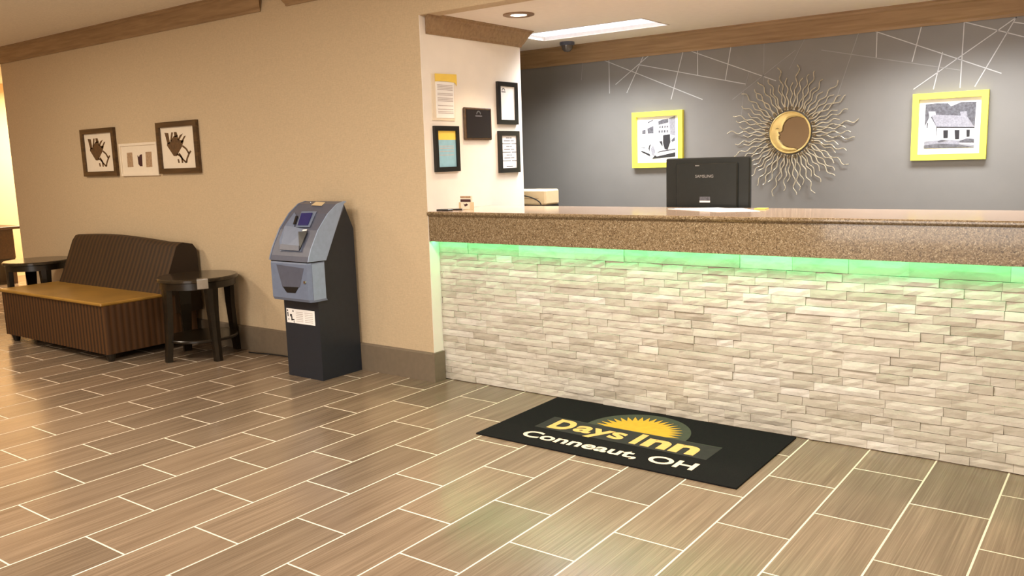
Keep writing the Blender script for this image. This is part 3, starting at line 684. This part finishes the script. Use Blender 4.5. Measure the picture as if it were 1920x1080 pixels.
cd = thing('security_camera', 'smoked dome security camera under the ceiling near grey wall', 'camera', (-.48, 2.45, DESKCEIL))
MB().lathe([(.001, 0), (.062, 0), (.062, -.022), (.052, -.028), (.001, -.028)], (-.48, 2.45, DESKCEIL), 28).build('base_ring', M['atmdark'], cd, True)
MB().lathe([(.05, -.028), (.048, -.045), (.04, -.062), (.025, -.076), (.001, -.082)], (-.48, 2.45, DESKCEIL), 28).build('dome', M['dome'], cd, True)

# ------------------------------------------------------------------ cash machine
at_ = thing('cash_machine', 'black and blue-grey cash machine standing against the beige wall', 'cash machine', (-1.27, .33, 0))
AX0, AX1 = -1.455, -1.085
MB().prism([(.135, 0), (.135, .56), (.205, .84), (.405, 1.232), (.42, 1.232), (.50, 1.045), (.505, 0)], AX0, AX1, 'x').build('cabinet', M['atmblack'], at_)
SX0, SX1 = -1.482, -1.062
# lower dispenser door: shell wrapped over the front of the cabinet
door_poly = [(SX0+.02, .05), (SX1-.02, .05), (SX1, .075), (SX1, .19), (SX0, .19), (SX0, .075)]
lo = [(x*1.0, y, .575 if y < .1 else .575) for x, y in door_poly]
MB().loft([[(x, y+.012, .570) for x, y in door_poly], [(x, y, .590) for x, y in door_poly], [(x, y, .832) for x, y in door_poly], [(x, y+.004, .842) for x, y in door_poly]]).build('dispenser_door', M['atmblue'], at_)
MB().box(SX1, SX1+.0012, .08, .19, .585, .835).build('lit_door_side', M['atmlit'], at_)  # thin sheet on the door's right side, coloured as if lit
MB().prism([(-1.40, .822), (-1.11, .808), (-1.165, .672), (-1.35, .664)], .0488, .0502, 'y').build('chute_panel', M['atmdark'], at_)
MB().prism([(-1.345, .668), (-1.175, .674), (-1.215, .630), (-1.305, .628)], .0475, .0495, 'y').build('cash_slot', M['black'], at_)
MB().lathe([(.001, -.008), (.011, -.008), (.013, 0), (.001, 0)], (-1.106, .050, .712), 16, 'y').build('door_lock', M['chrome'], at_, True)
# sloping fascia
FP = [(.055, .85), (.066, .885), (.09, .94), (.16, 1.06), (.255, 1.165), (.345, 1.228), (.41, 1.243)]
def fascia_poly(): return FP + [(.41, 1.20), (.205, .85)]
MB().prism(fascia_poly(), SX0+.008, SX1-.008, 'x').build('fascia', M['atmdark'], at_)
def fy(z):
    for (y0, z0), (y1, z1) in zip(FP[:-1], FP[1:]):
        if z0 <= z <= z1: return y0+(y1-y0)*(z-z0)/(z1-z0)
    return FP[-1][0]
def rail(x0, x1):
    rings = []
    for y, z in FP:
        yb = max(y+.02, .205+(z-.84)/.392*.2); rings.append([(x0, y-.003, z+.002), (x1, y-.003, z+.002), (x1, yb, z-.002), (x0, yb, z-.002)])
    return MB().loft(rings)
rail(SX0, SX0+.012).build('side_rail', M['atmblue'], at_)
rail(SX1-.008, SX1).build('side_rail', M['atmlit'], at_)  # right rail takes the paler blue, its brightness painted in
MB().box(SX0+.01, SX1-.01, .062, .2, .8425, .8495).build('seam', M['black'], at_)
def plate(pts, off, name, m, thick=.006):
    """thin plate following the fascia: pts are (x, z)"""
    bm = bmesh.new(); vs = [bm.verts.new((x, fy(z)-off, z+off*.4)) for x, z in pts]; bm.faces.new(vs); me = bpy.data.meshes.new(name)
    r = bmesh.ops.extrude_face_region(bm, geom=bm.faces[:]); 
    for v in r['geom']:
        if isinstance(v, bmesh.types.BMVert): v.co.y -= thick*.8; v.co.z += thick*.4
    bmesh.ops.recalc_face_normals(bm, faces=bm.faces); bm.to_mesh(me); bm.free(); me.materials.append(m)
    return link(name, me, at_)
plate([(-1.42, 1.17), (-1.36, 1.14), (-1.33, 1.076), (-1.18, 1.06), (-1.159, .915), (-1.377, .912), (-1.425, .985), (-1.432, 1.08)], .002, 'keypad_surround', M['atmblue'])
plate([(-1.345, 1.175), (-1.19, 1.178), (-1.16, 1.075), (-1.30, 1.072)], .006, 'screen_bezel', M['atmblue'])
plate([(-1.322, 1.163), (-1.212, 1.166), (-1.182, 1.086), (-1.284, 1.084)], .012, 'screen', M['screen'])
plate([(-1.372, 1.145), (-1.352, 1.145), (-1.325, 1.092), (-1.345, 1.09)], .008, 'function_keys', M['black'])
plate([(-1.246, 1.042), (-1.155, 1.046), (-1.158, .976), (-1.166, .925)], .010, 'card_reader', M['black'])
plate([(-1.205, 1.056), (-1.165, 1.060), (-1.165, 1.050), (-1.205, 1.046)], .012, 'receipt', M['paper'], .004)
plate([(-1.38, .955), (-1.18, .95), (-1.165, .918), (-1.372, .918)], .010, 'keypad', M['atmdark'], .01)
plate([(-1.325, 1.238), (-1.215, 1.235), (-1.198, 1.213), (-1.31, 1.216)], .006, 'sign_plate', M['ivory'], .004)
MB().lathe([(.001, 0), (.006, 0), (.006, .004), (.001, .004)], (-1.346, .35, 1.236), 10).build('indicator_lamp', M['chrome'], at_)
st = MB().box(-1.433, -1.131, .1335, .1348, .392, .495).build('instruction_label', M['paper'], at_); st['label'] = 'white printed label on black cabinet front'
mb = MB()
for (x, z, a, b) in ((-1.42, .48, .012, .010), (-1.418, .452, .01, .03), (-1.385, .446, .02, .018), (-1.378, .424, .012, .03), (-1.366, .416, .03, .009), (-1.36, .478, .011, .011), (-1.412, .416, .01, .008), (-1.356, .40, .008, .008)):
    mb.box(x-a/2, x+a/2, .1328, .1335, z-b/2, z+b/2)
mb.build('label_marks', M['ink'], st)
mb = MB()
for k in range(6): mb.box(-1.33, -1.255, .1328, .1335, .407+.013*k, .411+.013*k).box(-1.235, -1.15, .1328, .1335, .407+.013*k, .411+.013*k)
mb.build('label_text', M['textink'], st)

cbl = tag(MB().tube([(-2.34, .44, .006), (-2.25, .45, .006), (-2.15, .475, .006), (-2.0, .492, .006), (-1.75, .497, .006), (-1.5, .492, .006), (-1.42, .48, .006)], .005, 6).build('power_cable', M['cable'], None, True), 'black power cable running along the baseboard behind the cash machine', 'cable')

# ------------------------------------------------------------------ sofa
sx0, sx1, sy0, sy1 = -4.82, -3.02, -.37, .5
so = thing('sofa', 'armless brown striped lobby sofa with olive gold seat against beige wall', 'sofa', (-3.92, .06, 0))
def ribbed(x0, x1, y0, y1, z0, z1, pitch, amp):
    """box whose front and right faces are fluted"""
    pts = []; n = int((x1-x0)/pitch)
    for i in range(n*4+1): pts.append((x0+(x1-x0)*i/(n*4), y0-amp*abs(math.sin(math.pi*i/4))))
    m = int((y1-y0)/pitch)
    for i in range(1, m*4+1): pts.append((x1+amp*abs(math.sin(math.pi*i/4)), y0+(y1-y0)*i/(m*4)))
    pts.append((x0, y1)); return MB().prism(pts, z0, z1, 'z')
ribbed(sx0, sx1-.03, sy0+.012, sy1-.05, .065, .455, .052, .006).build('base', M['sofa'], so, True)
cu = MB().bbox(sx0-.005, sx1-.02, sy0-.012, .20, .455, .482, .008); cu.build('seat', M['seat'], so)
bk = []
for i in range(31):
    x = sx0+.05+(sx1-sx0-.055)*i/30; s_ = i/30
    top = .912+.028*math.sin(math.pi*min(1, s_*1.15+.02))-.02*s_
    rb = .004*abs(math.sin(math.pi*i*2.5))
    bk.append([(x, .135-rb, .478), (x, .20-rb, .62), (x, .30-rb, .86), (x, .335-rb, top-.008), (x, .365, top), (x, .455, top-.02), (x, .49, top-.07), (x, .50, .30), (x, .25, .30), (x, .25, .456), (x, .18, .47)])
MB().loft(bk).build('backrest', M['sofaback'], so, True)
for x, y in ((sx0+.08, sy0+.06), (sx1-.075, sy0+.06), (sx0+.08, sy1-.12), (sx1-.075, sy1-.12)):
    MB().lathe([(.024, 0), (.042, .067)], (x, y, 0), 12).build('foot', M['espresso'], so)

# ------------------------------------------------------------------ end tables
def end_table(cx_, cy_, label, clip):
    t = thing('end_table', label, 'table', (cx_, cy_, 0), 'dark end tables flanking the sofa')
    MB().lathe([(.001, .628), (.298, .628), (.31, .634), (.31, .652), (.302, .66), (.001, .66)], (cx_, cy_, 0), 48).build('tabletop', M['tabletop'], t, True)
    MB().lathe([(.24, .575), (.288, .575), (.288, .628), (.24, .628)], (cx_, cy_, 0), 48).build('apron', M['espresso'], t, True)
    MB().lathe([(.001, .15), (.27, .15), (.275, .156), (.275, .168), (.27, .174), (.001, .174)], (cx_, cy_, 0), 40).build('lower_shelf', M['espresso'], t, True)
    for a in (-97, -12, 83, 173):
        ca, sa = math.cos(R(a)), math.sin(R(a)); rings = []
        for z, r, wd in ((0, .292, .034), (.03, .290, .033), (.16, .276, .036), (.40, .262, .046), (.578, .262, .056)):
            rings.append([(cx_+ca*(r+dr)-sa*q, cy_+sa*(r+dr)+ca*q, z) for dr, q in ((-.018, -wd), (.022, -wd*.8), (.026, 0), (.022, wd*.8), (-.018, wd))])
        MB().loft(rings).build('leg', M['espresso'], t)
    if clip:
        a = R(-27); ca, sa = math.cos(a), math.sin(a); mb = MB(); ring = []
        for q in (-.04, -.02, 0, .02, .04):
            b = a+q/.31; ring.append([(cx_+math.cos(b)*r, cy_+math.sin(b)*r, z) for r, z in ((.25, .661), (.315, .661), (.318, .655), (.318, .585), (.314, .585), (.312, .657), (.25, .657))])
        mb.loft(ring).build('silver_clip', M['silver'], t)['label'] = 'bright silver metal clip over the table rim'
end_table(-2.60, .20, 'dark round end table with silver rim clip, right of the sofa', True)
end_table(-5.30, .20, 'dark round end table half hidden behind the left end of the sofa', False)

# ------------------------------------------------------------------ passage beyond the left wall
fd = thing('console_desk', 'dark brown desk in the bright passage beyond the beige wall', 'desk', (-9.3, .2, 0))
MB().bbox(-9.75, -8.95, -1.6, 1.66, .76, .80, .006).build('desk_top', M['fardesk'], fd)
MB().box(-9.7, -9.02, -1.5, 1.58, .36, .76).build('front_panel', M['fardesk'], fd)
for y in (-1.5, 1.52): MB().box(-9.7, -9.04, y, y+.06, 0, .36).build('leg_panel', M['fardesk'], fd)

# numbering of alike pieces is left to Blender's suffixes
bpy.context.view_layer.update()
